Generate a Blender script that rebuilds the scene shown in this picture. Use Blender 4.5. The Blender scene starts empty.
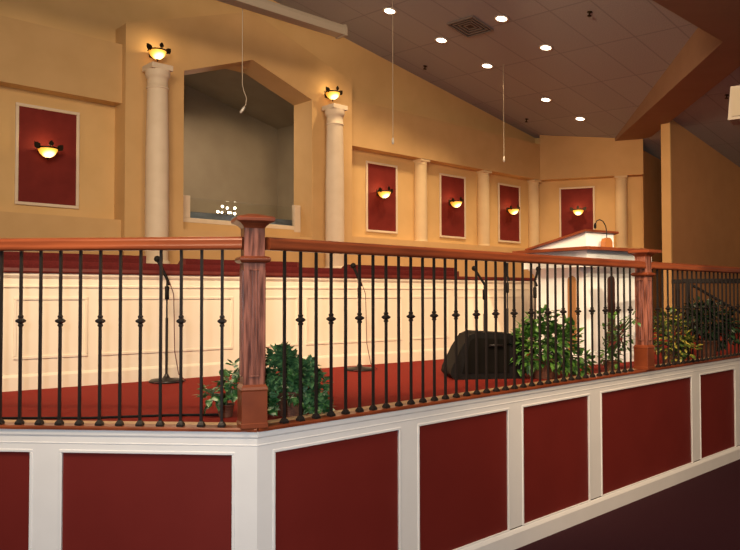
import bpy, math, random
from mathutils import Vector, Matrix
PI = math.pi
random.seed(7)
COL = bpy.context.scene.collection

# ------------------------------------------------------------------ helpers
def R(d): return math.radians(d)

class MB:
    """collects shapes for ONE mesh object"""
    def __init__(s): s.v = []; s.f = []; s.sm = []
    def add(s, vs, fs, smooth=False, M=None):
        n = len(s.v)
        if M is not None: vs = [tuple(M @ Vector(v)) for v in vs]
        s.v += [tuple(v) for v in vs]
        s.f += [tuple(i + n for i in f) for f in fs]
        s.sm += [smooth] * len(fs)
        return s
    def box(s, x0, x1, y0, y1, z0, z1, M=None):
        vs = [(x0,y0,z0),(x1,y0,z0),(x1,y1,z0),(x0,y1,z0),(x0,y0,z1),(x1,y0,z1),(x1,y1,z1),(x0,y1,z1)]
        fs = [(0,3,2,1),(4,5,6,7),(0,1,5,4),(1,2,6,5),(2,3,7,6),(3,0,4,7)]
        return s.add(vs, fs, False, M)
    def prism(s, poly, axis, a, b, M=None, smooth=False):
        """extrude a 2-D polygon along axis from a to b. x:(y,z) y:(x,z) z:(x,y)"""
        def P(p, t):
            return {'x': (t, p[0], p[1]), 'y': (p[0], t, p[1]), 'z': (p[0], p[1], t)}[axis]
        n = len(poly)
        vs = [P(p, a) for p in poly] + [P(p, b) for p in poly]
        s.add(vs, [tuple(range(n))[::-1], tuple(range(n, 2*n))], False, M)
        return s.add(vs, [(i, (i+1) % n, n+(i+1) % n, n+i) for i in range(n)], smooth, M)
    def lathe(s, prof, c=(0,0,0), n=24, M=None, smooth=True, ang=0.0):
        """prof: list of (radius, z)"""
        vs = []; fs = []
        for r, z in prof:
            for k in range(n):
                t = 2*PI*k/n + ang
                vs.append((c[0]+r*math.cos(t), c[1]+r*math.sin(t), c[2]+z))
        for i in range(len(prof)-1):
            for k in range(n):
                a = i*n+k; b = i*n+(k+1) % n
                fs.append((a, b, b+n, a+n))
        s.add(vs, fs, smooth, M)
        caps = []
        if prof[0][0] > 1e-5: caps.append(tuple(range(n))[::-1])
        if prof[-1][0] > 1e-5: caps.append(tuple((len(prof)-1)*n+k for k in range(n)))
        if caps: s.add(vs, caps, False, M)
        return s
    def square(s, prof, c=(0,0,0)):
        """square-section turned profile, prof: (half width, z)"""
        q = [(h*math.sqrt(2), z) for h, z in prof]
        return s.lathe(q, c, 4, None, False, PI/4)
    def ball(s, c, r, n=12, sc=(1,1,1)):
        prof = [(max(1e-6, math.sin(PI*i/(n//2+2))), -math.cos(PI*i/(n//2+2))) for i in range(n//2+3)]
        M = Matrix.Translation(c) @ Matrix.Diagonal((r*sc[0], r*sc[1], r*sc[2], 1))
        return s.lathe(prof, (0,0,0), n, M)
    def tube(s, pts, r, n=8, M=None):
        pts = [Vector(p) for p in pts]; vs = []; fs = []
        rr = r if isinstance(r, (list, tuple)) else [r]*len(pts)
        t0 = (pts[1]-pts[0]).normalized()
        up = Vector((0,0,1)) if abs(t0.z) < .9 else Vector((1,0,0))
        u = t0.cross(up).normalized()
        for i, p in enumerate(pts):
            t = (pts[min(i+1, len(pts)-1)] - pts[max(i-1, 0)]).normalized()
            u = (u - t*u.dot(t)).normalized(); w = t.cross(u)
            for k in range(n):
                a = 2*PI*k/n
                vs.append(tuple(p + (u*math.cos(a) + w*math.sin(a))*rr[i]))
        for i in range(len(pts)-1):
            for k in range(n):
                a = i*n+k; b = i*n+(k+1) % n
                fs.append((a, b, b+n, a+n))
        s.add(vs, fs, True, M)
        return s.add(vs, [tuple(range(n))[::-1], tuple((len(pts)-1)*n+k for k in range(n))], False, M)
    def build(s, name, mat, parent=None, bevel=0, seg=2, kind=None, loc=None, rot=None):
        me = bpy.data.meshes.new(name)
        me.from_pydata(s.v, [], s.f); me.update()
        for p, q in zip(me.polygons, s.sm): p.use_smooth = q
        import bmesh
        bm = bmesh.new(); bm.from_mesh(me)
        bmesh.ops.recalc_face_normals(bm, faces=bm.faces); bm.to_mesh(me); bm.free()
        me.materials.append(mat)
        o = bpy.data.objects.new(name, me); COL.objects.link(o)
        if parent: o.parent = parent
        if loc: o.location = loc
        if rot: o.rotation_euler = rot
        if bevel:
            m = o.modifiers.new('bevel', 'BEVEL'); m.width = bevel; m.segments = seg
            m.limit_method = 'ANGLE'; m.angle_limit = R(40)
        if kind: o['kind'] = kind
        return o

def empty(name, loc=(0,0,0), rz=0, kind=None):
    o = bpy.data.objects.new(name, None); COL.objects.link(o)
    o.location = loc; o.rotation_euler = (0,0,rz); o.empty_display_size = .1
    if kind: o['kind'] = kind
    return o
def tag(o, label, cat, group=None):
    o['label'] = label; o['category'] = cat
    if group: o['group'] = group
    return o
def children(o): return [c for c in bpy.data.objects if c.parent == o]
def copy_tree(o, parent=None):
    c = o.copy(); COL.objects.link(c)
    c.parent = parent
    for ch in children(o): copy_tree(ch, c)
    return c

# ---------------------------------------------------------------- materials
def mat(name, col, rough=.6, metal=0., emit=None, estr=0., alpha=None, spec=.5):
    m = bpy.data.materials.new(name); m.use_nodes = True
    b = m.node_tree.nodes['Principled BSDF']
    b.inputs['Base Color'].default_value = (*col, 1)
    b.inputs['Roughness'].default_value = rough
    b.inputs['Metallic'].default_value = metal
    b.inputs['Specular IOR Level'].default_value = spec
    if emit:
        b.inputs['Emission Color'].default_value = (*emit, 1)
        b.inputs['Emission Strength'].default_value = estr
    return m
def noisy(name, c1, c2, scale=8., stretch=(1,1,1), rough=.6, bump=0., detail=4., lo=.35, hi=.65, spec=.5, bscale=None):
    m = mat(name, c1, rough, spec=spec); nt = m.node_tree; N = nt.nodes; L = nt.links
    b = N['Principled BSDF']
    tc = N.new('ShaderNodeTexCoord'); mp = N.new('ShaderNodeMapping'); mp.inputs['Scale'].default_value = stretch
    nz = N.new('ShaderNodeTexNoise'); nz.inputs['Scale'].default_value = scale; nz.inputs['Detail'].default_value = detail
    cr = N.new('ShaderNodeValToRGB')
    cr.color_ramp.elements[0].position = lo; cr.color_ramp.elements[0].color = (*c1, 1)
    cr.color_ramp.elements[1].position = hi; cr.color_ramp.elements[1].color = (*c2, 1)
    L.new(tc.outputs['Object'], mp.inputs['Vector']); L.new(mp.outputs['Vector'], nz.inputs['Vector'])
    L.new(nz.outputs['Fac'], cr.inputs['Fac']); L.new(cr.outputs['Color'], b.inputs['Base Color'])
    if bump:
        bp = N.new('ShaderNodeBump'); bp.inputs['Strength'].default_value = bump; bp.inputs['Distance'].default_value = .004
        src = nz
        if bscale:
            src = N.new('ShaderNodeTexNoise'); src.inputs['Scale'].default_value = bscale
            L.new(tc.outputs['Object'], src.inputs['Vector'])
        L.new(src.outputs['Fac'], bp.inputs['Height']); L.new(bp.outputs['Normal'], b.inputs['Normal'])
    return m

TAN   = noisy('tan_paint', (.58,.37,.165), (.62,.40,.185), 3, rough=.75, spec=.25, bump=.08, bscale=180)
TAN2  = noisy('pale_tan_paint', (.64,.42,.185), (.68,.45,.205), 3, rough=.75, spec=.25)
WHITE = noisy('white_trim_paint', (.84,.84,.85), (.87,.87,.88), 5, rough=.42, spec=.4)
CREAM = noisy('cream_column_paint', (.68,.56,.42), (.72,.60,.46), 6, rough=.55, spec=.3)
IVORY = noisy('ivory_wainscot_paint', (.77,.67,.53), (.80,.70,.56), 4, rough=.5, spec=.3)
REDP  = noisy('burgundy_panel_paint', (.155,.0145,.011), (.17,.0165,.0125), 3, rough=.62, spec=.25, bump=.05, bscale=150)
REDW  = noisy('dark_red_wall_panel', (.15,.016,.013), (.18,.020,.016), 6, rough=.7, spec=.2)
CHERRY= noisy('cherry_wood', (.14,.028,.010), (.26,.062,.022), 14, (.25,.25,.25), rough=.32, detail=6)
DCH = noisy('dark_cherry_wood', (.09,.010,.007), (.13,.016,.010), 14, rough=.5)
RAILW = noisy('handrail_cherry_wood', (.15,.032,.012), (.27,.065,.022), 22, (.08,1,1), rough=.3, detail=6)
NEWEL = noisy('grained_cherry_wood', (.09,.024,.014), (.34,.125,.085), 55, (1,1,.09), rough=.3, detail=6, bump=.25, lo=.38, hi=.62)
TANW  = mat('pale_shoe_strip', (.60,.38,.20), .5)
IRON  = mat('black_iron', (.026,.021,.020), .42, .4)
BLACK = noisy('black_plastic', (.006,.005,.005), (.010,.009,.009), 60, rough=.65, bump=.2, spec=.12)
CARPET= noisy('red_carpet', (.20,.020,.014), (.26,.027,.018), 160, rough=.95, bump=.6, spec=.1)
CARPD = noisy('maroon_carpet', (.030,.009,.014), (.046,.013,.020), 120, rough=.95, bump=.6, spec=.1)
PEW   = noisy('burgundy_upholstery', (.075,.006,.006), (.10,.009,.008), 90, rough=.85, bump=.4, spec=.2)
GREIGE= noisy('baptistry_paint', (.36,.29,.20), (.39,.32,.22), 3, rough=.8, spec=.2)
BRONZE= mat('dark_bronze', (.035,.024,.014), .4, .8)
STEEL = mat('white_metal', (.62,.60,.56), .4, .3)
BEIGE = mat('beige_housing', (.36,.31,.25), .5)
REFL_BULB  = mat('reflected_bulb', (1,.9,.7), .4, emit=(1,.86,.6), estr=14)
LENS  = mat('downlight_lens', (1,.9,.75), .4, emit=(1,.84,.62), estr=9)
WATERM= mat('pool_water', (.17,.21,.27), .25)
TERRA = noisy('brown_basket', (.10,.035,.018), (.20,.08,.04), 60, (1,1,3), rough=.7, bump=.5)
SOIL  = mat('dark_soil', (.02,.013,.009), .95)
STEM  = mat('green_stem', (.06,.10,.025), .6)

def glass():
    m = bpy.data.materials.new('clear_glass'); m.use_nodes = True
    b = m.node_tree.nodes['Principled BSDF']
    b.inputs['Base Color'].default_value = (.93,.96,.97,1); b.inputs['Roughness'].default_value = .02
    b.inputs['Transmission Weight'].default_value = 1; b.inputs['IOR'].default_value = 1.05
    return m
GLASS = glass()

def sconce_glass():
    m = mat('amber_sconce_glass', (.8,.45,.12), .3); nt = m.node_tree; N = nt.nodes; L = nt.links
    b = N['Principled BSDF']
    tc = N.new('ShaderNodeTexCoord'); ln = N.new('ShaderNodeVectorMath'); ln.operation = 'DISTANCE'
    ln.inputs[1].default_value = (0,-.205,-.065)
    L.new(tc.outputs['Object'], ln.inputs[0])
    cr = N.new('ShaderNodeValToRGB'); e = cr.color_ramp.elements
    e[0].position = .035; e[0].color = (3.0,2.2,1.0,1)
    e[1].position = .145; e[1].color = (.42,.14,.008,1)
    k = e.new(.085); k.color = (1,.50,.07,1)
    L.new(ln.outputs['Value'], cr.inputs['Fac'])
    L.new(cr.outputs['Color'], b.inputs['Emission Color']); b.inputs['Emission Strength'].default_value = 1.6
    return m
SGLASS = sconce_glass()

def ceiling_mat():
    m = mat('acoustic_tile', (.3,.24,.21), .9, spec=.15); nt = m.node_tree; N = nt.nodes; L = nt.links
    b = N['Principled BSDF']
    tc = N.new('ShaderNodeTexCoord')
    br = N.new('ShaderNodeTexBrick'); br.offset = 0; br.squash = 1
    br.inputs['Color1'].default_value = (.41,.43,.47,1); br.inputs['Color2'].default_value = (.435,.455,.495,1)
    br.inputs['Mortar'].default_value = (.33,.345,.37,1)
    br.inputs['Scale'].default_value = 1; br.inputs['Mortar Size'].default_value = .012
    br.inputs['Brick Width'].default_value = 1.22; br.inputs['Row Height'].default_value = .61
    nz = N.new('ShaderNodeTexNoise'); nz.inputs['Scale'].default_value = 60
    mx = N.new('ShaderNodeMixRGB'); mx.blend_type = 'MULTIPLY'; mx.inputs['Fac'].default_value = .35
    mp = N.new('ShaderNodeMapping'); mp.inputs['Location'].default_value = (.35,.08,0)
    L.new(tc.outputs['Object'], mp.inputs['Vector']); L.new(mp.outputs['Vector'], br.inputs['Vector'])
    L.new(tc.outputs['Object'], nz.inputs['Vector'])
    L.new(br.outputs['Color'], mx.inputs['Color1']); L.new(nz.outputs['Fac'], mx.inputs['Color2'])
    L.new(mx.outputs['Color'], b.inputs['Base Color'])
    return m
TILE = ceiling_mat()

def leaf_mat(name, a, b_, edge=None, scale=18):
    m = noisy(name, a, b_, scale, rough=.45, lo=.4, hi=.6)
    if edge:
        cr = [n for n in m.node_tree.nodes if n.type == 'VALTORGB'][0]
        k = cr.color_ramp.elements.new(.9); k.color = (*edge, 1)
        cr.color_ramp.elements[1].position = .52
        cr.color_ramp.elements[2].position = .60
    m.node_tree.nodes['Principled BSDF'].inputs['Subsurface Weight'].default_value = 0
    return m
IVYD = leaf_mat('dark_ivy_leaf', (.02,.08,.03), (.11,.26,.10))
IVYV = leaf_mat('variegated_ivy_leaf', (.02,.09,.025), (.07,.20,.05), (.50,.58,.36), 26)
POTH = leaf_mat('bright_green_leaf', (.025,.10,.015), (.12,.28,.04))
YELL = leaf_mat('yellow_green_leaf', (.03,.07,.012), (.10,.14,.02), (.50,.38,.07), 22)
DARKL= leaf_mat('dark_green_leaf', (.006,.022,.010), (.02,.055,.02))
REDL = leaf_mat('red_tinged_leaf', (.05,.05,.02), (.22,.03,.03))

# ------------------------------------------------------------------- frames
EYE = 1.742
STAGE = 1.067
WANG, RANG, LANG, NANG = R(42.967), R(43.395), R(-4.4075), R(37.646)
WO = (-4.0679, 8.1358); CO = (-.5568, 3.6550); NO = (-2.5914, 5.1828)
FC = (3.5204, 15.2037); FANG = math.atan2(-.35226, .93590)
# every frame: local x runs along the wall, local y goes away from the camera, z up
def fr(o, ang):
    c, s = math.cos(ang), math.sin(ang)
    return lambda t, y, z: Vector((o[0]+t*c-y*s, o[1]+t*s+y*c, z))
WP, RP, LP, NP, FP = fr(WO, WANG), fr(CO, RANG), fr(CO, LANG), fr(NO, NANG), fr(FC, FANG)
wa = Vector((math.cos(WANG), math.sin(WANG))); wn = Vector((math.sin(WANG), -math.cos(WANG)))
def ceil_at(x, y):
    d = Vector((x-WO[0], y-WO[1])); t = d.dot(wa); n = d.dot(wn)
    return 5.903 - .16242*(t-5.157) - .0505*(n+.2)
def ceil_t(t, n): return 5.903 - .16242*(t-5.157) - .0505*(n+.2)

# ---------------------------------------------------------------- the shell
# main floor
b = MB(); b.box(-9, 16, -7, 20, -.1, 0); b.build('floor', CARPD, kind='structure')
# stage platform behind the fascia
stage_poly = [LP(-7.5,.02,0), LP(0,.02,0), RP(13.5,.02,0), RP(13.5,2.2,0), WP(14,2,0), WP(-4,2,0)]
b = MB(); b.prism([(p.x, p.y) for p in stage_poly], 'z', .85, STAGE); b.build('stage_floor', CARPET, kind='structure')

# long back wall, frame W.  y=0 band/ledge face, y=.2 recessed plane, y=-.1 tower face
wall = empty('wall_back', (WO[0], WO[1], 0), WANG, 'structure')
TL_, TR_, TZ = 1.367, 5.085, 5.09
b = MB()
b.box(-4, 1.39, .20, .40, 2.6, 4.2)                       # back of left niche
b.box(5.06, 10.52, .20, .40, 2.6, 4.2)                    # back of right niche
top = lambda t: ceil_t(t, -.2)+.05
for t0, t1 in ((-4, 1.6), (1.6, 4.9), (4.9, 10.6)):
    z0 = 4.8 if t0 != 1.6 else 4.0
    if t0 == 1.6: z0 = 5.0
    b.prism([(t0, z0), (t1, z0), (t1, top(t1)), (t0, top(t0))], 'y', .20, .40)
b.build('niche_wall', TAN2, wall)
b = MB()
b.box(-4, 1.44, .0, .40, 4.115, 4.85); b.box(5.02, 10.37, .0, .40, 4.115, 4.85)
b.build('soffit_band', TAN, wall)
b = MB()
b.box(-4, 1.44, .0, .40, STAGE, 2.67); b.box(5.02, 10.37, .0, .40, STAGE, 2.67)
b.build('wall_base', TAN, wall)
b = MB(); b.box(1.38, 1.43, .0, .2, 2.67, 4.115); b.box(5.0, 5.05, .0, .2, 2.67, 4.115); b.build('niche_jamb', TAN, wall)
# tower with gabled opening
b = MB()
oL, oR, oz0, oz, op = 2.16, 4.285, 2.60, 4.665, 5.04
cx = 3.225
outer = [(TL_, STAGE), (TR_, STAGE), (TR_, TZ), (cx, 5.725), (TL_, TZ)]
hole = [(oL, oz0), (oR, oz0), (oR, oz), (cx, op), (oL, oz)]
for y0, y1 in ((-.1, .35),):
    segs = [(0,1),(1,2),(2,3),(3,4),(4,0)]
    for i, j in segs:
        b.prism([outer[i], outer[j], hole[j], hole[i]], 'y', y0, y1)
b.build('gabled_surround', TAN, wall)
MB().box(2.162, 4.283, .18, .34, 2.60, 2.721).build('low_sill_wall', TAN, wall)
# far diagonal wall
wf = empty('wall_far', (FC[0], FC[1], 0), FANG, 'structure')
b = MB(); b.box(-.3, 2.006, .20, .40, 2.6, 5.4); b.build('niche_wall', TAN2, wf)
b = MB(); b.box(.0, 2.006, .0, .40, 4.112, 5.15); b.build('soffit_band', TAN, wf)
b = MB(); b.box(.0, 2.006, .0, .40, STAGE, 2.67); b.build('wall_base', TAN, wf)
# room behind the opening
wb = empty('wall_baptistry', (WO[0], WO[1], 0), WANG, 'structure')
b = MB()
b.box(.9, 5.6, 2.6, 2.7, 1.9, 5.6)
b.box(.8, .9, .42, 2.7, 1.9, 5.6); b.box(5.6, 5.7, .42, 2.7, 1.9, 5.6)
b.build('room_wall', GREIGE, wb)
b = MB(); b.box(.8, 5.7, .42, 2.7, 1.9, 2.0); b.build('room_floor', GREIGE, wb)
b = MB(); b.prism([(.8, 4.85), (cx, 5.45), (5.7, 4.85), (5.7, 4.95), (cx, 5.55), (.8, 4.95)], 'y', .42, 2.7); b.build('room_ceiling', GREIGE, wb)
# right wall (thick free end) and the wall at the end of the hall
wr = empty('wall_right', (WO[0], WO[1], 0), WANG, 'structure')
b = MB(); b.prism([(10.36, 0.0), (16, 0.0), (16, ceil_t(16, 2.75)), (10.36, ceil_t(10.36, 2.75))], 'y', -2.77, -2.62); b.build('wall_face', noisy('dimmed_tan_paint', (.46,.25,.115), (.49,.27,.125), 3, rough=.75, spec=.2), wr)  # tan darkened and reddened in the colour to imitate the dim warm light here
b = MB(); b.box(10.31, 10.36, -2.78, -2.61, 0, ceil_t(10.35, 2.75)); b.build('end_trim', TAN2, wr, .006)
wh = MB(); pts = [WP(14.2, -4.0, 0), WP(14.2, .8, 0), WP(14.3, .8, 0), WP(14.3, -4.0, 0)]
wh.prism([(p.x, p.y) for p in pts], 'z', STAGE, 4.6); wh.build('wall_hall', TAN, kind='structure')
wh = MB(); pts = [FP(2.0, .02, 0), FP(2.0, .4, 0), WP(14.2, -.9, 0), WP(14.2, -1.2, 0)]
wh.prism([(p.x, p.y) for p in pts], 'z', STAGE, 4.6); wh.build('wall_corridor', TAN, kind='structure')

# ceiling: a sloped tiled plane in a tilted frame so the tile grid runs along the back wall
ce = MB()
C0 = Vector((WO[0]+wa.x*5.157, WO[1]+wa.y*5.157, 5.903+.0505*-.2))
sx = -.16242; sy = .0505          # slope along local x (a) and local y (-n)
ex = Vector((wa.x, wa.y, sx)).normalized()
ey0 = Vector((-wn.x, -wn.y, sy)); ey = (ey0 - ex*ey0.dot(ex)).normalized(); ez = ex.cross(ey)
ce.box(-9, 12, -11, .24, 0, .08)
co = ce.build('ceiling', TILE, kind='structure')
co.matrix_world = Matrix(((ex.x, ey.x, ez.x, C0.x), (ex.y, ey.y, ez.y, C0.y), (ex.z, ey.z, ez.z, C0.z), (0,0,0,1)))

# dropped soffit with an inner corner
ib = MB()
inner = [(1.20, 5.96), (4.301, 8.898), (4.906, 14.68), (5.50, 14.45), (4.97, 9.75), (4.6, 8.05), (1.85, 5.3)]
vs = [(x, y, 4.812) for x, y in inner] + [(x, y, ceil_at(x, y)+.02) for x, y in inner]
n = len(inner)
ib.add(vs, [tuple(range(n))] + [tuple(range(n, 2*n))] + [(i, (i+1) % n, n+(i+1) % n, n+i) for i in range(n)])
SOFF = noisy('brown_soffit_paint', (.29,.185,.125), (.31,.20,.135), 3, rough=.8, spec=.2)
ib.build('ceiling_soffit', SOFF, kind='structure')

# ------------------------------------------------------------- stage fascia
def fascia(name, ang, spans, t0, t1):
    root = empty(name, (CO[0], CO[1], 0), ang, 'structure')
    b = MB()
    zt, zb = .951, .139
    b.box(t0, t1, 0, .05, zt, 1.067); 
    spans = sorted(spans); prev = t0
    for a, c in spans:
        b.box(prev, a, 0, .05, zb, zt); prev = c
    b.box(prev, t1, 0, .05, zb, zt)
    b.build('white_frame', WHITE, root)
    b = MB()
    ys = -.014
    b.prism([(0, 1.034), (-.004, 1.038), (-.006, 1.044), (-.006, 1.067), (0, 1.067)], 'x', t0, t1)
    b.prism([(0, .996), (-.002, .998), (-.002, 1.002), (0, 1.004)], 'x', t0, t1)
    b.build('cornice_moulding', WHITE, root)
    b = MB()
    b.prism([(0, 0), (-.018, 0), (-.018, .105), (-.008, .125), (0, .132)], 'x', t0, t1)
    b.build('baseboard', WHITE, root)
    for a, c in spans:
        b = MB(); b.box(a-.01, c+.01, .010, .03, zb-.01, zt+.01); b.build('red_panel', REDP, root)
        m = MB(); w = .016; y0 = -.004
        # picture moulding: an outer bead and a bevel down to the red panel
        for (x0, x1, z0, z1) in ((a-w, c+w, zt, zt+w), (a-w, c+w, zb-w if zb-w > .132 else .132, zb), (a-w, a, zb, zt), (c, c+w, zb, zt)):
            m.box(x0, x1, y0, .012, z0, z1)
        m.build('panel_moulding', WHITE, root, .005, 2)
    return root
fascia('wall_stage_front', RANG, [(.11,.998),(1.173,2.063),(2.243,3.121),(3.319,5.001),(5.206,6.075),(6.255,7.13),(7.31,8.2)], 0, 9)
fascia('wall_stage_left', LANG, [(-.995,-.127),(-2.035,-1.165),(-3.08,-2.21)], -4.2, 0)

# ------------------------------------------------------------------ railing
SP = .1045
def baluster_proto():
    ba = MB(); ba.box(-.0065, .0065, -.0065, .0065, 1.0885, 1.9675); ba.v = ba.v
    bar = ba.build('baluster', IRON)
    k = MB()
    k.square([(.006,-.030),(.010,-.026),(.010,-.018),(.007,-.014),(.0185,-.004),(.0185,.004),(.007,.014),(.010,.018),(.010,.026),(.006,.030)], (0,0,1.612))
    kn = k.build('knuckle', IRON)
    s = MB(); s.square([(.017,0),(.017,.010),(.012,.020),(.008,.026)], (0,0,1.0885))
    sh = s.build('shoe', IRON)
    return bar.data, kn.data, sh.data, (bar, kn, sh)
barM, knM, shM, protos = baluster_proto()
for p in protos: bpy.data.objects.remove(p)
def link(name, me, parent, loc=(0,0,0)):
    o = bpy.data.objects.new(name, me); COL.objects.link(o); o.parent = parent; o.location = loc; return o
def handrail_profile():
    return [(-.030,1.968),(.030,1.968),(.034,1.978),(.034,1.990),(.028,1.998),(.033,2.010),(.030,2.022),(.018,2.031),(0,2.034),(-.018,2.031),(-.030,2.022),(-.033,2.010),(-.028,1.998),(-.034,1.990),(-.034,1.978)]
def railing(ang, t0, t1, bals, label, ledge0, ledge1):
    root = empty('stair_style_railing', (CO[0], CO[1], 0), ang); root.name = 'railing'
    Y = .012
    MB().prism([(y+Y, z) for y, z in handrail_profile()], 'x', t0, t1, smooth=True).build('handrail', RAILW, root)
    MB().prism([(-.016,1.069),(-.016,1.080),(-.010,1.087),(.070,1.087),(.070,1.069)], 'x', ledge0, ledge1).build('bottom_rail', CHERRY, root)
    MB().box(ledge0, ledge1, .071, .140, 1.069, 1.088).build('shoe_strip', TANW, root)
    for i, (t, kn) in enumerate(bals):
        o = link('baluster', barM, root, (t, Y, 0))
        link('shoe', shM, o)
        if kn: link('knuckle', knM, o)
    return tag(root, label, 'railing')
bl = [(-(.182 + SP*i), i % 2 == 0) for i in range(0, 34)]
railing(LANG, -3.8, -.075, bl, 'front railing section left of the near wooden post, black iron balusters under a cherry handrail', -3.8, -.0)
bm_ = [(.174 + SP*i, i % 2 == 1) for i in range(0, 36)]
railing(RANG, .06, 4.06, bm_, 'long middle railing section between the two wooden posts', .0, 4.118)
br_ = [(4.235 + SP*i, i % 2 == 1) for i in range(0, 36)]
railing(RANG, 4.18, 8.2, br_, 'railing section beyond the far wooden post at the right edge', 4.119, 8.2)

def newel(loc, rz, label, zb=1.0885):
    root = empty('newel_post', (loc[0], loc[1], 0), rz)
    MB().square([(.067,zb),(.067,zb+.02),(.064,zb+.024),(.064,1.268),(.067,1.275),(.064,1.288),(.056,1.300)]).build('plinth', CHERRY, root, .002)
    MB().square([(.054,1.300),(.054,1.900)]).build('shaft', NEWEL, root, .002)
    MB().square([(.056,1.900),(.070,1.904),(.078,1.914),(.078,1.924),(.070,1.932),(.056,1.936)]).build('collar', CHERRY, root, .002)
    MB().square([(.052,1.936),(.052,2.078)]).build('neck', NEWEL, root, .002)
    MB().square([(.052,2.074),(.058,2.084),(.074,2.098),(.092,2.106),(.095,2.110),(.095,2.124),(.088,2.130),(.02,2.148)]).build('cap', CHERRY, root, .002)
    f = MB()
    for k in range(4):
        M = Matrix.Rotation(PI/2*k, 4, 'Z')
        for x in (-.024, -.008, .008, .024):
            f.box(x-.0035, x+.0035, -.0615, -.053, 1.345, 1.862, M)
        f.box(-.0275, .0275, -.0615, -.053, 1.862, 1.869, M)
        f.box(-.0275, .0275, -.0615, -.053, 1.338, 1.345, M)
    f.build('fluting', NEWEL, root, .0015)
    tag(root, label, 'post')
newel(LP(-.036, .045, 0), R(19.5), 'near cherry wood newel post at the corner of the stage front')
newel(RP(4.12, .035, 0), RANG, 'far cherry wood newel post in front of the white pulpit')

# ------------------------------------------------- choir wall (white wainscot)
cw = empty('wall_choir', (NO[0], NO[1], 0), NANG, 'structure')
T0, T1, ZT = -1.6, 6.7, 1.901
MB().box(T0, T1, 0, .10, STAGE, ZT-.0).build('wall_face', IVORY, cw)
m = MB()
m.prism([(0, 1.862),(-.006,1.868),(-.018,1.885),(-.018,1.901),(0,1.901)], 'x', T0, T1)
m.prism([(0, 1.795),(-.010,1.800),(-.010,1.812),(0,1.817)], 'x', T0, T1)
m.build('cornice_moulding', IVORY, cw)
MB().prism([(0, STAGE),(-.014,STAGE),(-.014,1.16),(-.006,1.175),(0,1.18)], 'x', T0, T1).build('baseboard', IVORY, cw)
def rectmould(x0, x1, z0, z1, w=.022):
    q = MB()
    for (a, c, d, e) in ((x0,x1,z1-w,z1),(x0,x1,z0,z0+w),(x0,x0+w,z0+w,z1-w),(x1-w,x1,z0+w,z1-w)):
        q.box(a, c, -.009, .0, d, e)
    return q
t = -1.25
spans = [(-1.25,-.02),(.08,.595),(.67,1.80),(1.90,2.45),(2.53,3.68),(3.78,4.33),(4.41,5.5),(5.6,6.2)]
for x0, x1 in spans:
    rectmould(x0, x1, 1.285, 1.73).build('panel_moulding', IVORY, cw, .003, 1)
MB().prism([(-.028,1.903),(-.034,1.915),(-.028,1.938),(.10,1.938),(.10,1.903)], 'x', T0, T1).build('wood_cap', DCH, cw)
# loft floor behind
pl_ = [NP(T0,.12,0), NP(T1,.12,0), WP(9.2,-.02,0), WP(-3.9,-.02,0)]
MB().prism([(p.x,p.y) for p in pl_], 'z', STAGE+.003, 1.22).build('loft_floor', CARPET, kind='structure')

def pew(t0, t1, y, ztop, zf, label):
    root = empty('choir_pew', NP((t0+t1)/2, y, zf), NANG)
    h = (t1-t0)/2; H = ztop-zf
    MB().prism([(0,.10),(.03,.10),(.03,H),(-.025,H),(-.03,H-.03)], 'x', -h+.03, h-.03).build('backrest', PEW, root, .008)
    MB().box(-h+.03, h-.03, .031, .40, H-.50 if H > .6 else .3, H-.42 if H > .6 else .36).build('seat', PEW, root, .012)
    for s in (-1, 1):
        x = s*(h-.015)
        MB().prism([(-.03,0),(.42,0),(.42,H-.25),(.30,H-.2),(.06,H-.03),(.0,H),(-.03,H)], 'x', x-.015, x+.015).build('end_panel', DCH, root, .004)
    return tag(root, label, 'pew', 'choir pews behind the white wall')
LF = 1.22
pew(-1.4, 4.62, .17, 2.0, LF, 'long low burgundy front pew showing as a thin band just above the white wall')
pew(-1.3, 1.265, .62, 2.085, LF, 'taller burgundy pew back at left, ending left of the white column plinth')
pew(1.60, 2.84, .62, 2.072, LF, 'taller burgundy pew back behind the near wooden post')
pew(3.42, 5.0, .62, 2.062, LF, 'taller burgundy pew back to the right of the second large column')

# ------------------------------------------------------- columns on the wall
def big_column(t, label):
    root = empty('column', WP(t, -.30, STAGE), WANG)
    zt = 4.58 - STAGE
    MB().lathe([(.140, 1.10),(.143,1.6),(.140,2.4),(.126,zt-.30)], n=32).build('shaft', CREAM, root)
    MB().lathe([(.126,zt-.30),(.136,zt-.295),(.136,zt-.275),(.126,zt-.27),(.126,zt-.17),(.135,zt-.16),(.150,zt-.13),(.152,zt-.09),(.154,zt-.07)], n=32).build('capital', CREAM, root)
    MB().box(-.140,.140,-.140,.140,zt-.07,zt).build('abacus', CREAM, root, .008)
    MB().lathe([(.185,.98),(.190,1.0),(.185,1.03),(.165,1.045),(.160,1.06),(.165,1.08),(.142,1.10)], n=32).build('base', CREAM, root)
    MB().box(-.19,.19,-.19,.19,LF-STAGE+.003,.98).build('plinth', WHITE, root, .006)
    return tag(root, label, 'column', 'tall round columns flanking the gabled opening')
big_column(1.69, 'tall cream round column left of the gabled opening, lit sconce above it')
big_column(4.56, 'tall cream round column right of the gabled opening, lit sconce above it')

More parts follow.
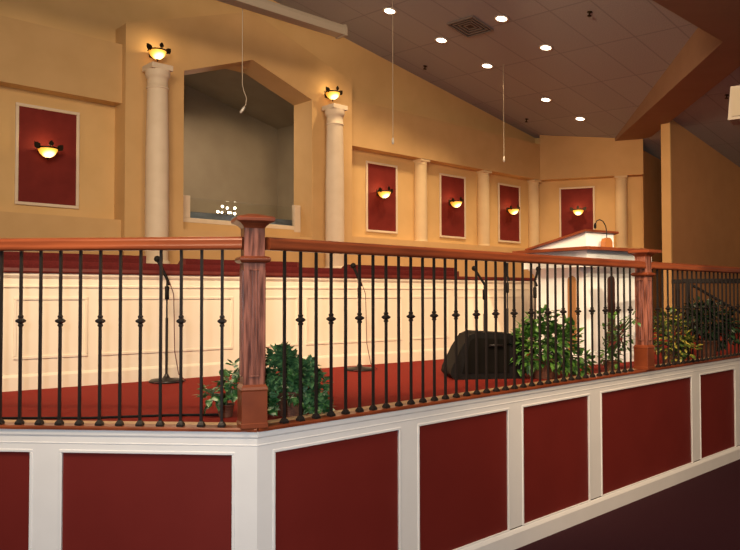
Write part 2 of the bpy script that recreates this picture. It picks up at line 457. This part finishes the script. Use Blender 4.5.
PILM = noisy('pale_pilaster_paint', (.66,.50,.30), (.69,.53,.32), 6, rough=.7, spec=.2)
def pilaster_at(P, ang, label):
    root = empty('wall_column', P, ang)
    H = 4.113-2.672
    MB().lathe([(.118,.03),(.118,.5),(.112,H-.10)], n=24).build('shaft', PILM, root)
    MB().lathe([(.112,H-.10),(.117,H-.095),(.117,H-.085),(.112,H-.08),(.120,H-.05),(.122,H-.04)], n=24).build('capital', PILM, root)
    MB().box(-.123,.123,-.123,.123,H-.04,H).build('abacus', PILM, root, .004)
    MB().lathe([(.123,0),(.126,.01),(.123,.02),(.119,.03)], n=24).build('base', PILM, root)
    return tag(root, label, 'column', 'small cream columns in the wall niche')
for t, lab in ((6.90,'small cream column in the niche between the first and second red panels right of the opening'),
               (8.66,'small cream column in the niche between the second and third red panels right of the opening'),
               (10.32,'small cream column at the bend of the far wall, right of the third red panel')):
    pilaster_at(WP(t, .13, 2.671), WANG, lab)
pilaster_at(FP(1.585, .125, 2.671), FANG, 'small cream column right of the red panel behind the pulpit')

def wall_panel(P, ang, w, label):
    root = empty('framed_wall_panel', P, ang)
    h = w/2; H = 1.10
    MB().box(-h, h, -.012, -.002, 0, H).build('red_board', REDW, root)
    q = MB(); e = .036
    for (a, c, d, f) in ((-h-e,h+e,H,H+e),(-h-e,h+e,-e,0),(-h-e,-h,0,H),(h,h+e,0,H)):
        q.box(a, c, -.028, -.002, d, f)
    q.build('frame', CREAM, root, .006)
    return tag(root, label, 'wall panel', 'framed red wall panels')
PANELS = [(.552, 'red framed wall panel left of the gabled opening, largest of the wall panels'),
          (6.01, 'red framed wall panel nearest the right side of the gabled opening'),
          (7.83, 'second red framed wall panel to the right of the gabled opening'),
          (9.565, 'third red framed wall panel right of the opening, just before the wall bends')]
for t, lab in PANELS: wall_panel(WP(t, .20, 2.82), WANG, .66, lab)
wall_panel(FP(.717, .20, 2.82), FANG, .635, 'red framed wall panel on the far diagonal wall behind the pulpit')

# ------------------------------------------------------------------ sconces
def leaf_orn(M, s=1.):
    q = MB()
    pts = [(-.010,0),(-.034,.03),(-.026,.055),(-.012,.07),(0,.082),(.012,.07),(.026,.055),(.034,.03),(.010,0)]
    q.prism([(x*s, z*s) for x, z in pts], 'y', -.008, .004, M)
    return q
def make_sconce():
    root = empty('wall_sconce')
    MB().lathe([(1e-6,-.105),(.030,-.101),(.062,-.085),(.095,-.055),(.118,-.012),(.126,.012),(.120,.012),(.112,-.010),(.09,-.048),(.06,-.075),(1e-6,-.09)], (0,-.16,0), 32).build('glass_bowl', SGLASS, root)
    MB().lathe([(.120,.006),(.134,.006),(.138,.014),(.134,.024),(.120,.024)], (0,-.16,0), 32).build('rim', BRONZE, root)
    bk = MB(); bk.tube([(0,-.004,.03),(0,-.04,.05),(0,-.06,.02)], .012); bk.box(-.05,.05,-.012,0,-.05,.07); bk.build('bracket', BRONZE, root, .003)
    for ang, x, z in ((0, 0, .012), (R(75), -.115, .01), (R(-75), .115, .01)):
        if ang == 0: M = Matrix.Translation((0,-.285,.03))
        else: M = Matrix.Translation((x,-.20,z-.01)) @ Matrix.Rotation(-ang*.55, 4, 'Y')
        q = leaf_orn(M, .95 if ang == 0 else 1.25); 
        q.build('leaf_ornament', BRONZE, root, .002)
    MB().lathe([(1e-6,-.14),(.010,-.133),(.006,-.122),(.014,-.112),(.022,-.104),(1e-6,-.100)], (0,-.16,0), 12).build('finial', BRONZE, root)
    return root
sproto = make_sconce()
SC = [(WP(.50,.188,3.43), WANG, 'lit amber sconce on the red panel at far left'),
      (WP(1.715,-.10,4.775), WANG, 'lit amber sconce above the left tall column'),
      (WP(4.57,-.10,4.785), WANG, 'lit amber sconce above the right tall column'),
      (WP(5.93,.188,3.44), WANG, 'lit amber sconce on the first red panel right of the opening'),
      (WP(7.76,.188,3.43), WANG, 'lit amber sconce on the second red panel right of the opening'),
      (WP(9.51,.188,3.43), WANG, 'lit amber sconce on the third red panel right of the opening'),
      (FP(.755,.188,3.45), FANG, 'lit amber sconce on the far red panel above the pulpit')]
for i, (P, ang, lab) in enumerate(SC):
    o = sproto if i == 0 else copy_tree(sproto)
    o.location = P; o.rotation_euler = (0,0,ang); o.scale = (.88,.88,.88)
    tag(o, lab, 'wall lamp', 'bowl sconces on the back wall')
    M = Matrix.Translation(P) @ Matrix.Rotation(ang, 4, 'Z')
    l = bpy.data.lights.new('sconce_glow', 'POINT'); l.energy = 2.0; l.color = (1,.66,.28); l.shadow_soft_size = .03
    lo = bpy.data.objects.new('sconce_glow', l); COL.objects.link(lo); lo.location = M @ Vector((0,-.16,.045))

# ---------------------------------------------------- baptistry window, reflected bulbs
wi = empty('window_1', (WO[0], WO[1], 0), WANG, 'structure')
q = MB()
q.box(2.165, 2.425, .19, .24, 2.785, 3.085)          # left stub
q.box(4.165, 4.280, .17, .24, 2.69, 3.10)           # right stub
q.box(2.165, 4.283, .19, .24, 2.722, 2.785)
q.build('window_frame', CREAM, wi, .006)
MB().box(2.425, 4.165, .20, .208, 2.785, 3.06).build('pane', GLASS, wi)
MB().box(2.0, 4.45, .43, 2.55, 2.02, 2.90).build('pool_water', WATERM, kind='structure')
wt = bpy.data.objects['pool_water']; wt.location = (WO[0], WO[1], 0); wt.rotation_euler = (0,0,WANG)
wt.location = WP(0,0,0); wt.name = 'baptismal_pool'
tag(wt, 'dark blue water surface low behind the glass of the gabled opening', 'pool'); del wt['kind']

# -------------------------------------------------------------- downlights
def on_ceiling(t, n, dz=0):
    P = WP(t, -n, ceil_t(t, n)+dz); return P
crot = Matrix(((ex.x, ey.x, ez.x), (ex.y, ey.y, ez.y), (ex.z, ey.z, ez.z))).to_euler()
def make_downlight():
    root = empty('recessed_downlight')
    MB().lathe([(.075,-.001),(.105,-.001),(.105,-.012),(.098,-.018),(.078,-.014),(.075,-.005)], n=28).build('trim_ring', STEEL, root)
    MB().lathe([(1e-6,-.010),(.04,-.012),(.078,-.010),(.078,-.003)], n=28).build('lens', LENS, root)
    return root
dp = make_downlight()
DL = [(4.89,1.15,'lit recessed downlight left of the air vent, nearest the screen housing'),
      (5.98,1.18,'lit recessed downlight just below left of the air vent'),
      (7.07,1.22,'third lit recessed downlight along the row nearest the back wall'),
      (5.85,2.43,'lit recessed downlight just right of the air vent'),
      (6.92,2.45,'lit recessed downlight right of the air vent, nearest the brown soffit beam'),
      (8.72,1.25,'lit recessed downlight second from the far wall'),
      (9.80,1.29,'lit recessed downlight closest to the far wall')]
def spot(P, target, energy, size, col=(1,.78,.5), blend=.6, soft=.08):
    l = bpy.data.lights.new('lamp', 'SPOT'); l.energy = energy; l.color = col
    l.spot_size = size; l.spot_blend = blend; l.shadow_soft_size = soft
    o = bpy.data.objects.new('lamp', l); COL.objects.link(o); o.location = P
    d = Vector(target) - Vector(P); o.rotation_euler = d.to_track_quat('-Z', 'Y').to_euler(); return o
for i, (t, n, lab) in enumerate(DL):
    o = dp if i == 0 else copy_tree(dp)
    o.location = on_ceiling(t, n); o.rotation_euler = crot
    tag(o, lab, 'ceiling light', 'recessed downlights')
    P = on_ceiling(t, n, -.05)
    spot(P, P + Vector((0,0,-1)), 150, R(105), (1,.72,.40), .7, .07)
# vent
v = empty('air_vent', on_ceiling(5.83, 1.88), 0); v.rotation_euler = crot; v.scale = (.82,.82,1)
q = MB()
for r0 in (.30, .23, .16, .09):
    w = .022
    for (a, c, d, e) in ((-r0,r0,r0-w,r0),(-r0,r0,-r0,-r0+w),(-r0,-r0+w,-r0+w,r0-w),(r0-w,r0,-r0+w,r0-w)):
        q.box(a, c, d, e, -.03 + (.30-r0)*.06, -.003)
q.build('louvres', mat('vent_grey', (.20,.17,.16), .6), v)
MB().box(-.28,.28,-.28,.28,-.006,-.001).build('backing', mat('vent_dark', (.04,.032,.03), .8), v)
tag(v, 'square grey air vent with concentric louvres among the downlights', 'vent')
def make_sprinkler():
    r = empty('sprinkler_head')
    MB().lathe([(.035,-.001),(.035,-.008),(.012,-.014),(.010,-.05),(1e-6,-.052)], n=14).build('stem', BRONZE, r)
    MB().lathe([(.028,-.052),(.030,-.055),(.028,-.060),(1e-6,-.062)], n=14).build('deflector', BRONZE, r)
    return r
sp = make_sprinkler()
for i, (t, n, lab) in enumerate([(6.27,3.57,'small dark sprinkler head on the ceiling right of the rightmost upper downlight'),(6.63,.24,'small dark sprinkler head on the ceiling close above the long wall'),
                                 (9.46,.32,'small dark sprinkler head on the ceiling near the far wall'),(9.69,4.01,'small dark sprinkler head on the ceiling right of the soffit beam')]):
    o = sp if i == 0 else copy_tree(sp)
    o.location = on_ceiling(t, n); o.rotation_euler = crot
    tag(o, lab, 'sprinkler', 'ceiling sprinkler heads')

# screen housing
sh = empty('projection_screen_housing', WP(0,-1.5,0), WANG)
MB().prism([(-.08,5.11),(.08,5.11),(.09,5.15),(.08,5.24),(-.07,5.24),(-.09,5.19)], 'x', -1.0, 3.64).build('housing', BEIGE, sh, .006)
MB().prism([(-.095,5.10),(.095,5.10),(.10,5.15),(.09,5.25),(-.08,5.25),(-.10,5.19)], 'x', 3.64, 3.68).build('end_cap', BEIGE, sh, .006)
for t in (0.0, 1.5):
    z = ceil_t(t, 1.5)
    MB().tube([(t,0,5.235),(t,0,z)], .008).build('hanger', STEEL, sh)
tag(sh, 'long beige projection screen housing hung below the ceiling at top', 'screen')

# hanging choir microphones
CORD = mat('pale_cord', (.42,.36,.28), .6)
def hang_mic(t, n, zend, label, hook):
    z = ceil_t(t, n)
    r = empty('hanging_microphone', WP(t, -n, z))
    H = zend - z
    if hook: pts = [(0,0,0),(0,0,H+.30),(.02,0,H+.22),(.05,0,H+.14),(.04,0,H+.06),(.0,0,H+.02)]
    else: pts = [(0,0,0),(0,0,H*.5),(0,0,H+.05)]
    MB().tube(pts, .0055, 6).build('cord', CORD, r)
    M = Matrix.Translation((0,0,H)) @ Matrix.Rotation(R(35 if hook else 0), 4, 'Y')
    MB().lathe([(1e-6,-.045),(.015,-.035),(.018,0),(.012,.04),(.006,.05)], n=12, M=M).build('capsule', STEEL, r)
    tag(r, label, 'microphone', 'microphones hanging from the ceiling')
hang_mic(2.22, 1.38, 3.92, 'white hanging microphone with a hooked end in front of the gabled opening', True)
hang_mic(4.601, 1.5, 3.87, 'thin straight hanging microphone, middle one of the three on pale cords', False)
hang_mic(7.134, 1.5, 3.93, 'faint hanging microphone farthest to the right under the downlights', False)

# hanging speaker at the right edge
r = empty('hanging_speaker', (3.86, 7.5, 3.66), R(-35))
MB().prism([(-.16,-.14),(.16,-.14),(.13,.20),(-.13,.20)], 'y', -.13, .16).build('cabinet', BEIGE, r, .012)
MB().box(-.12,.12,-.142,-.131,-.11,.17).build('grille', mat('beige_grille', (.38,.33,.25), .8), r)
r2 = ceil_at(3.86, 7.5)
MB().tube([(0,.02,.2),(0,.02,r2-3.66)], .012).build('rod', STEEL, r)
tag(r, 'beige hanging speaker cut off by the right edge below the ceiling', 'speaker')

# ------------------------------------------------------------------- pulpit
K = Vector((2.013, 6.80, STAGE)); PANG = math.atan2(.557, .83)
pu = empty('pulpit', K, PANG)      # local x to the right, local y back-left, origin under the near corner of the slab
SW, SD, ZS = 1.12, .98, 1.123
q = MB(); q.box(.20, 1.00, .20, .84, 0, .935)
q.build('body', WHITE, pu, .008)
q = MB(); q.box(.17, 1.03, .17, .87, 0, .10); q.box(.18,1.02,.18,.86,.10,.125); q.build('plinth', WHITE, pu, .008)
q = MB(); q.prism([(.20,.84),(.17,.88),(.10,.92),(.07,.935),(.07,ZS-.032),(SD-.07,ZS-.032),(SD-.07,.935),(.84,.84)], 'x', .20, 1.00)
q.prism([(.20,.84),(.17,.88),(.10,.92),(.07,.935),(.07,ZS-.032),(SW-.07,ZS-.032),(SW-.07,.935),(1.0,.84)], 'y', .20, .84)
q.box(.07, SW-.07, .07, SD-.07, .935, ZS-.033)
q.build('fascia', WHITE, pu)
MB().prism([(-.0,.0),(SW,0),(SW,SD),(0,SD)], 'z', ZS-.030, ZS).build('top_board', CHERRY, pu, .008, 3)
# arched wood inlays on the two visible faces
def arch(w, h, n=8):
    pts = [(-w, 0), (w, 0)] + [(w*math.cos(PI*k/n), h-w+w*math.sin(PI*k/n)) for k in range(n+1)]
    return pts
M = Matrix.Translation((.57, .20, .12)); 
MB().prism(arch(.050, .74), 'y', -.014, .002, M).build('arched_inlay', mat('dark_wood', (.045,.014,.008), .5), pu, .002)
M = Matrix.Translation((.20, .36, .12)) @ Matrix.Rotation(-PI/2, 4, 'Z')
MB().prism(arch(.050, .74), 'y', -.014, .002, M).build('arched_inlay', mat('brown_wood', (.30,.14,.05), .5), pu, .002)
# reading desk: wedge falling to the left
q = MB(); q.prism([(.15,ZS+.001),(.86,ZS+.001),(.86,ZS+.01),(.15,ZS+.145)], 'x', .15, .56); q.build('reading_desk', WHITE, pu, .004)
q = MB(); q.prism([(.12,ZS+.150),(.90,ZS+.004),(.90,ZS+.024),(.12,ZS+.172)], 'x', .11, .60); q.build('reading_board', CHERRY, pu, .004)
pm = empty('gooseneck_microphone', pu.matrix_world @ Vector((0,0,0)), PANG)
Mp = Matrix.Translation(K) @ Matrix.Rotation(PANG, 4, 'Z')
pm.location = Mp @ Vector((.36, .075, ZS+.001))
MB().prism([(-.050,0),(.050,0),(.050,.055),(.03,.085),(.0,.095),(-.03,.085),(-.050,.055)], 'y', -.03, .03).build('base', mat('orange_wood', (.42,.15,.04), .4), pm, .004)
MB().tube([(0,0,.09),(.0,0,.16),(-.015,0,.21),(-.05,0,.25),(-.10,0,.265),(-.14,0,.25),(-.16,0,.22)], .005).build('gooseneck', IRON, pm)
MB().lathe([(1e-6,-.03),(.012,-.02),(.013,.01),(.005,.03)], (-.165,0,.20), 12).build('head', BLACK, pm)
tag(pm, 'thin black gooseneck microphone on a small orange wood base on the pulpit top', 'microphone')
tag(pu, 'large white pulpit with cherry wood tops behind the railing', 'pulpit')

# --------------------------------------------------------------- mic stands
def mic_stand(x, y, h, headv, label, light=False, basen=3, cable=True):
    r = empty('microphone_stand', (x, y, STAGE+.003))
    MB().lathe([(.13,0),(.135,.008),(.12,.02),(.03,.03),(.018,.05),(.014,.06)], n=24).build('base', IRON, r)
    MB().tube([(0,0,.05),(0,0,h*.62)], .011).build('pole', IRON, r)
    MB().tube([(0,0,h*.60),(0,0,h)], .007).build('upper_tube', IRON, r)
    MB().lathe([(.010,-.05),(.017,-.045),(.017,.05),(.010,.055)], (0,0,h*.86), 12).build('clutch', BLACK, r)
    d = Vector(headv)
    end = Vector((0,0,h)) + d
    MB().tube([Vector((.02,0,h-.05)), Vector((0,0,h)), Vector((0,0,h))+d*.45], .012).build('clip', BLACK, r)
    m = MB(); m.tube([Vector((0,0,h))+d*.2, end], [.010,.014])
    m.build('microphone', BLACK, r)
    g = MB(); g.ball(tuple(end + d.normalized()*.015), .026); g.build('grille_head', STEEL if light else BLACK, r)
    if cable:
        c = [(.02,-.01,h-.02),(.055,-.01,h-.12),(.06,-.01,h*.6),(.065,-.01,h*.3),(.10,-.02,.06),(.16,-.03,.012),(.10,-.08,.010),(-.05,-.16,.010)]
        MB().tube(c, .0035, 6).build('cable', mat('maroon_cable', (.10,.02,.02), .6), r)
    return tag(r, label, 'microphone stand')
mic_stand(-1.58, 5.74, .80, (-.07,.0,.14), 'black microphone stand left of the near wooden post, angled microphone on top')
mic_stand(-.095, 6.62, .80, (-.05,.0,.12), 'black microphone stand in front of the white wall, right of the near wooden post')
mic_stand(1.13, 7.30, .78, (-.09,0,.14), 'black microphone stand rising behind the floor monitor', cable=False)
mic_stand(1.385, 7.44, .86, (.0,0,.14), 'microphone stand behind the bright green plant, light grey head', True, cable=False)
mic_stand(1.56, 6.98, .80, (.03,0,.10), 'black microphone stand closest to the pulpit, at its left side', cable=False)

# floor cable
MB().tube([LP(-2.2,.30,STAGE+.008),LP(-1.5,.26,STAGE+.008),LP(-1.0,.30,STAGE+.008),LP(-.6,.42,STAGE+.008),LP(-.3,.46,STAGE+.008)], .007, 6).build('floor_cable', BLACK)
tag(bpy.data.objects['floor_cable'], 'black cable lying on the red stage carpet behind the left railing', 'cable')

# ------------------------------------------------------------ floor monitor
sm = empty('floor_monitor', (.885, 6.05, STAGE), R(8)); sm.scale = (.88,.88,.88)
q = MB(); prof = [(-.27,.0),(.38,.0),(.38,.34),(.28,.41),(-.05,.43),(-.13,.40),(-.21,.28),(-.30,.10),(-.31,.05)]
q.prism(prof, 'y', -.17, .19); q.build('cabinet', BLACK, sm, .02, 3)
q = MB(); q.prism([(-.20,.06),(.24,.06),(.24,.36),(-.08,.375),(-.12,.355)], 'y', -.178, -.171); q.build('grille', mat('black_grille', (.006,.005,.004), .9, spec=.08), sm)
q = MB(); q.tube([(.05,-.19,.30),(.05,-.205,.31),(.17,-.205,.31),(.17,-.19,.30)], .009); q.build('handle', IRON, sm)
q = MB()
pass
tag(sm, 'black floor monitor speaker on the red carpet behind the railing', 'speaker')

# ------------------------------------------------------------------- plants
def leaf(q, P, dirv, size, wid=.7, droop=.3):
    d = dirv.normalized(); side = d.cross(Vector((0,0,1)))
    if side.length < .05: side = Vector((1,0,0))
    side = side.normalized().lerp(Vector((random.uniform(-1,1),random.uniform(-1,1),random.uniform(-1,1))), .35).normalized()
    nrm = side.cross(d).normalized()
    L = size; w = size*wid*.5
    base = P; mid = P + d*L*.45 + nrm*L*.06; tip = P + d*L - nrm*L*droop*.5
    a = P + d*L*.12 + side*w*.75 - nrm*L*.02; b_ = P + d*L*.12 - side*w*.75 - nrm*L*.02
    c = P + d*L*.5 + side*w*.8; e = P + d*L*.5 - side*w*.8
    q.add([base, a, c, tip, e, b_, mid], [(0,1,6),(1,2,6),(2,3,6),(3,4,6),(4,5,6),(5,0,6)], False)
def foliage(blobs, n, size, wid=.75):
    q = MB(); tot = sum(b[1][0]*b[1][1]*b[1][2] for b in blobs)
    for c, rad in blobs:
        m = int(n*rad[0]*rad[1]*rad[2]/tot)
        for _ in range(m):
            while True:
                u = Vector((random.gauss(0,1), random.gauss(0,1), random.gauss(0,1)))
                if u.length > .1: break
            u.normalize(); k = random.uniform(.35, 1.0)**.6
            P = Vector(c) + Vector((u.x*rad[0]*k, u.y*rad[1]*k, u.z*rad[2]*k))
            if P.z < .01: P.z = .01 + random.random()*.03
            d = (u + Vector((random.uniform(-.7,.7), random.uniform(-.7,.7), random.uniform(-.8,.5))))
            s = size*random.uniform(.6, 1.2)
            if P.z + d.normalized().z*s < .008: d.z = abs(d.z)
            leaf(q, P, d, s, wid)
    return q
def pot(root, r=.10, h=.13, m=TERRA):
    MB().lathe([(r*.72,0),(r*.8,h*.3),(r*.95,h*.9),(r*1.04,h*.92),(r*1.04,h),(r*.94,h),(r*.90,h*.86),(1e-6,h*.86)], n=20).build('pot', m, root)
    MB().lathe([(1e-6,h*.875),(r*.88,h*.875),(r*.88,h*.862)], n=20).build('soil', SOIL, root)
def stems(root, pts_list, r=.004, mm=STEM):
    q = MB()
    for pts in pts_list: q.tube(pts, r, 5)
    q.build('stems', mm, root)
def plant(loc, blobs, n, size, m, label, potr=.10, poth=.13, accents=None, wid=.75, cat='plant', name='potted_plant'):
    r = empty(name, (loc[0], loc[1], STAGE+.003))
    pot(r, potr, poth)
    sl = []
    for c, rad in blobs:
        for _ in range(5):
            e = Vector(c) + Vector((random.uniform(-.6,.6)*rad[0], random.uniform(-.6,.6)*rad[1], random.uniform(-.2,.7)*rad[2]))
            sl.append([(0,0,poth*.8), (e.x*.4, e.y*.4, max(poth+.04, e.z*.7)), tuple(e)])
    stems(r, sl)
    foliage(blobs, n, size, wid).build('foliage', m, r)
    if accents:
        for (bb, nn, ss, mm, nm) in accents: foliage(bb, nn, ss, wid).build(nm, mm, r)
    return tag(r, label, cat)
plant((-.44, 4.14), [((-.06,0,.24),(.12,.11,.14)), ((.05,.0,.20),(.11,.10,.12)), ((-.06,0,.33),(.05,.05,.05)), ((-.13,.0,.12),(.06,.08,.12)), ((.14,0,.12),(.07,.08,.12))], 1500, .047, IVYD,
      'dark green ivy in a brown pot at the right foot of the near wooden post', .09, .14,
      [([((-.13,-.06,.06),(.05,.05,.055)), ((.02,-.12,.16),(.045,.03,.08)), ((.15,-.03,.06),(.06,.05,.05))], 170, .058, IVYV, 'variegated_leaves')], .8, name='ivy_plant')
plant((-.80, 4.10), [((.0,0,.16),(.07,.07,.09)), ((-.09,-.02,.12),(.05,.05,.05)), ((.05,.02,.20),(.06,.06,.10))], 150, .055, IVYV,
      'small variegated ivy on the carpet just left of the near wooden post', .05, .07, None, .85, name='ivy_plant')
plant((1.40, 5.98), [((.0,0,.28),(.22,.18,.22)), ((-.14,0,.22),(.13,.14,.20)), ((.18,0,.25),(.13,.14,.22)), ((-.02,0,.46),(.16,.12,.09)), ((.28,-.02,.12),(.12,.1,.10))], 900, .075, POTH,
      'large bright green leafy plant between the floor monitor and the pulpit', .12, .16, None, .72)
plant((2.09, 6.42), [((.0,0,.14),(.10,.09,.11)), ((.10,0,.30),(.08,.06,.12)), ((.02,.0,.40),(.05,.05,.12)), ((.18,0,.46),(.08,.04,.05)), ((-.06,0,.30),(.03,.04,.12))], 230, .050, POTH,
      'thin straggly plant with red tinged leaves in front of the pulpit', .07, .10,
      [([((.04,-.05,.30),(.07,.04,.14))], 50, .045, REDL, 'red_leaves')], .7)
plant((2.90, 7.12), [((.0,0,.26),(.17,.14,.22)), ((-.05,0,.42),(.12,.10,.12)), ((.08,-.02,.16),(.15,.12,.14))], 420, .075, YELL,
      'yellow green variegated plant just right of the far wooden post', .10, .13, None, .7)
plant((3.62, 7.95), [((.0,0,.38),(.26,.2,.22)), ((-.12,0,.50),(.12,.12,.12)), ((.16,0,.30),(.20,.15,.2))], 700, .080, DARKL,
      'dark green bushy plant in shadow beside the black metal stand', .12, .18, None, .7)

# black metal stand at the right
ks = empty('keyboard_stand', (4.05, 8.35, STAGE+.003), R(-6))
MB().box(-.50,.62,-.03,.03,.80,.85).build('top_bar', IRON, ks, .004)
MB().box(-.50,.62,.35,.40,.80,.85).build('top_bar', IRON, ks, .004)
for x in (-.44, .56):
    for y in (0, .375):
        MB().box(x-.025,x+.025,y-.02,y+.02,0,.799).build('leg', IRON, ks, .003)
MB().tube([(-.40,-.02,.78),(.54,-.02,.22)], .016).build('diagonal_brace', IRON, ks)
MB().box(-.414,.534,-.015,.015,.30,.34).build('cross_bar', IRON, ks, .003)
tag(ks, 'black metal stand with a diagonal brace at the right end of the stage', 'stand')

# chandelier reflection in the glass, built as added glowing bulbs behind it
cl = empty('chandelier_reflection', WP(3.24, .58, 2.902), WANG); cl.scale = (.68,.68,.68)
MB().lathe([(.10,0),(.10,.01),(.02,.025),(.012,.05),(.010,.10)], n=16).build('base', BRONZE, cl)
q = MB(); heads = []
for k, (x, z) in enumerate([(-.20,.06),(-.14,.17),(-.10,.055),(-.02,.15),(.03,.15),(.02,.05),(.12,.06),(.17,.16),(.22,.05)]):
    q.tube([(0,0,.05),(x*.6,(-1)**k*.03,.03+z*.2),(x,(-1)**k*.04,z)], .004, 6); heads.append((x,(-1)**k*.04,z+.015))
q.build('reflected_arms', BRONZE, cl)
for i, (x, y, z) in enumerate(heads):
    MB().ball((x,y,z), .020 if i in (3,4,2,6) else .026).build('reflected_bulb', REFL_BULB, cl)
tag(cl, 'chandelier reflection low in the gabled opening, modelled as small glowing round bulbs on thin arms', 'lights')

# ----------------------------------------------------------------- lighting
def area(P, target, energy, sx_, sy_, col):
    l = bpy.data.lights.new('fill_lamp', 'AREA'); l.shape = 'RECTANGLE'; l.size = sx_; l.size_y = sy_
    l.energy = energy; l.color = col; l.spread = R(110)
    o = bpy.data.objects.new('fill_lamp', l); COL.objects.link(o); o.location = P
    o.rotation_euler = (Vector(target)-Vector(P)).to_track_quat('-Z', 'Y').to_euler()
# added unseen fill lamps over the platform front, brightening the back walls
area((-1.4, 1.8, 4.75), (-1.5, 10, .9), 115, 1.8, 1.8, (1,.76,.50))
area((1.2, 3.2, 4.95), (4.0, 14, 1.6), 110, 1.6, 1.2, (1,.69,.41))
# added warm fill to the right behind the camera, for the stage front
area((3.5, -2.5, 5.6), (4.5, 7, .5), 130, 1.6, 1.6, (1,.72,.44))
# stage spots, plus added fills for the soffit face and right wall
spot((-1.2, 4.0, 4.7), (4.75, 12.2, 5.0), 1000, R(24), (1,.66,.36), .8, .2)  # added fill, brightens the side face of the dropped soffit
spot((1.4, 1.6, 5.5), RP(2.5, .1, 1.9), 420, R(34), (1,.66,.34), .8, .1)
spot((6.6, 9.6, 4.2), (7.6, 14.5, 2.2), 60, R(95), (1,.45,.2), .9, .3)  # added fill, gives the right wall a warm red tint
spot((-2.0, .9, 5.6), (-1.7, 5.8, 1.45), 480, R(36), (1,.80,.52), .6, .12)
spot((-.8, 1.4, 5.8), (.3, 7.0, 1.45), 640, R(34), (1,.80,.52), .6, .12)
spot((3.9, 1.2, 5.2), (2.3, 7.3, 1.85), 1500, R(17), (1,.80,.52), .4, .05)
# camera flash
l = bpy.data.lights.new('flash', 'POINT'); l.energy = 255; l.color = (.84,.92,1.0); l.shadow_soft_size = .04
o = bpy.data.objects.new('flash', l); COL.objects.link(o); o.location = (-.10, -.02, EYE+.10)

bl_ = bpy.data.lights.new('baptistry_fill', 'AREA'); bl_.size = .6; bl_.energy = 32; bl_.color = (1,.78,.56)  # added unseen fill, lightens the room behind the opening
bo = bpy.data.objects.new('baptistry_fill', bl_); COL.objects.link(bo); bo.location = WP(3.2, 1.3, 4.9)
w = bpy.data.worlds.new('world'); bpy.context.scene.world = w; w.use_nodes = True
bg = w.node_tree.nodes['Background']; bg.inputs[0].default_value = (1,.80,.62,1); bg.inputs[1].default_value = .12

# ------------------------------------------------------------------- camera
cam = bpy.data.cameras.new('camera'); cam.sensor_width = 36; cam.lens = 36*737.588/740
c = bpy.data.objects.new('camera', cam); COL.objects.link(c)
c.location = (0, 0, EYE)
c.rotation_euler = (Matrix.Rotation(R(90+1.541), 3, 'X') @ Matrix.Rotation(R(-.083), 3, 'Z')).to_euler()
bpy.context.scene.camera = c
vs_ = bpy.context.scene.view_settings
vs_.view_transform = 'Standard'; vs_.look = 'None'; vs_.exposure = 0; vs_.gamma = 1; vs_.use_curve_mapping = False
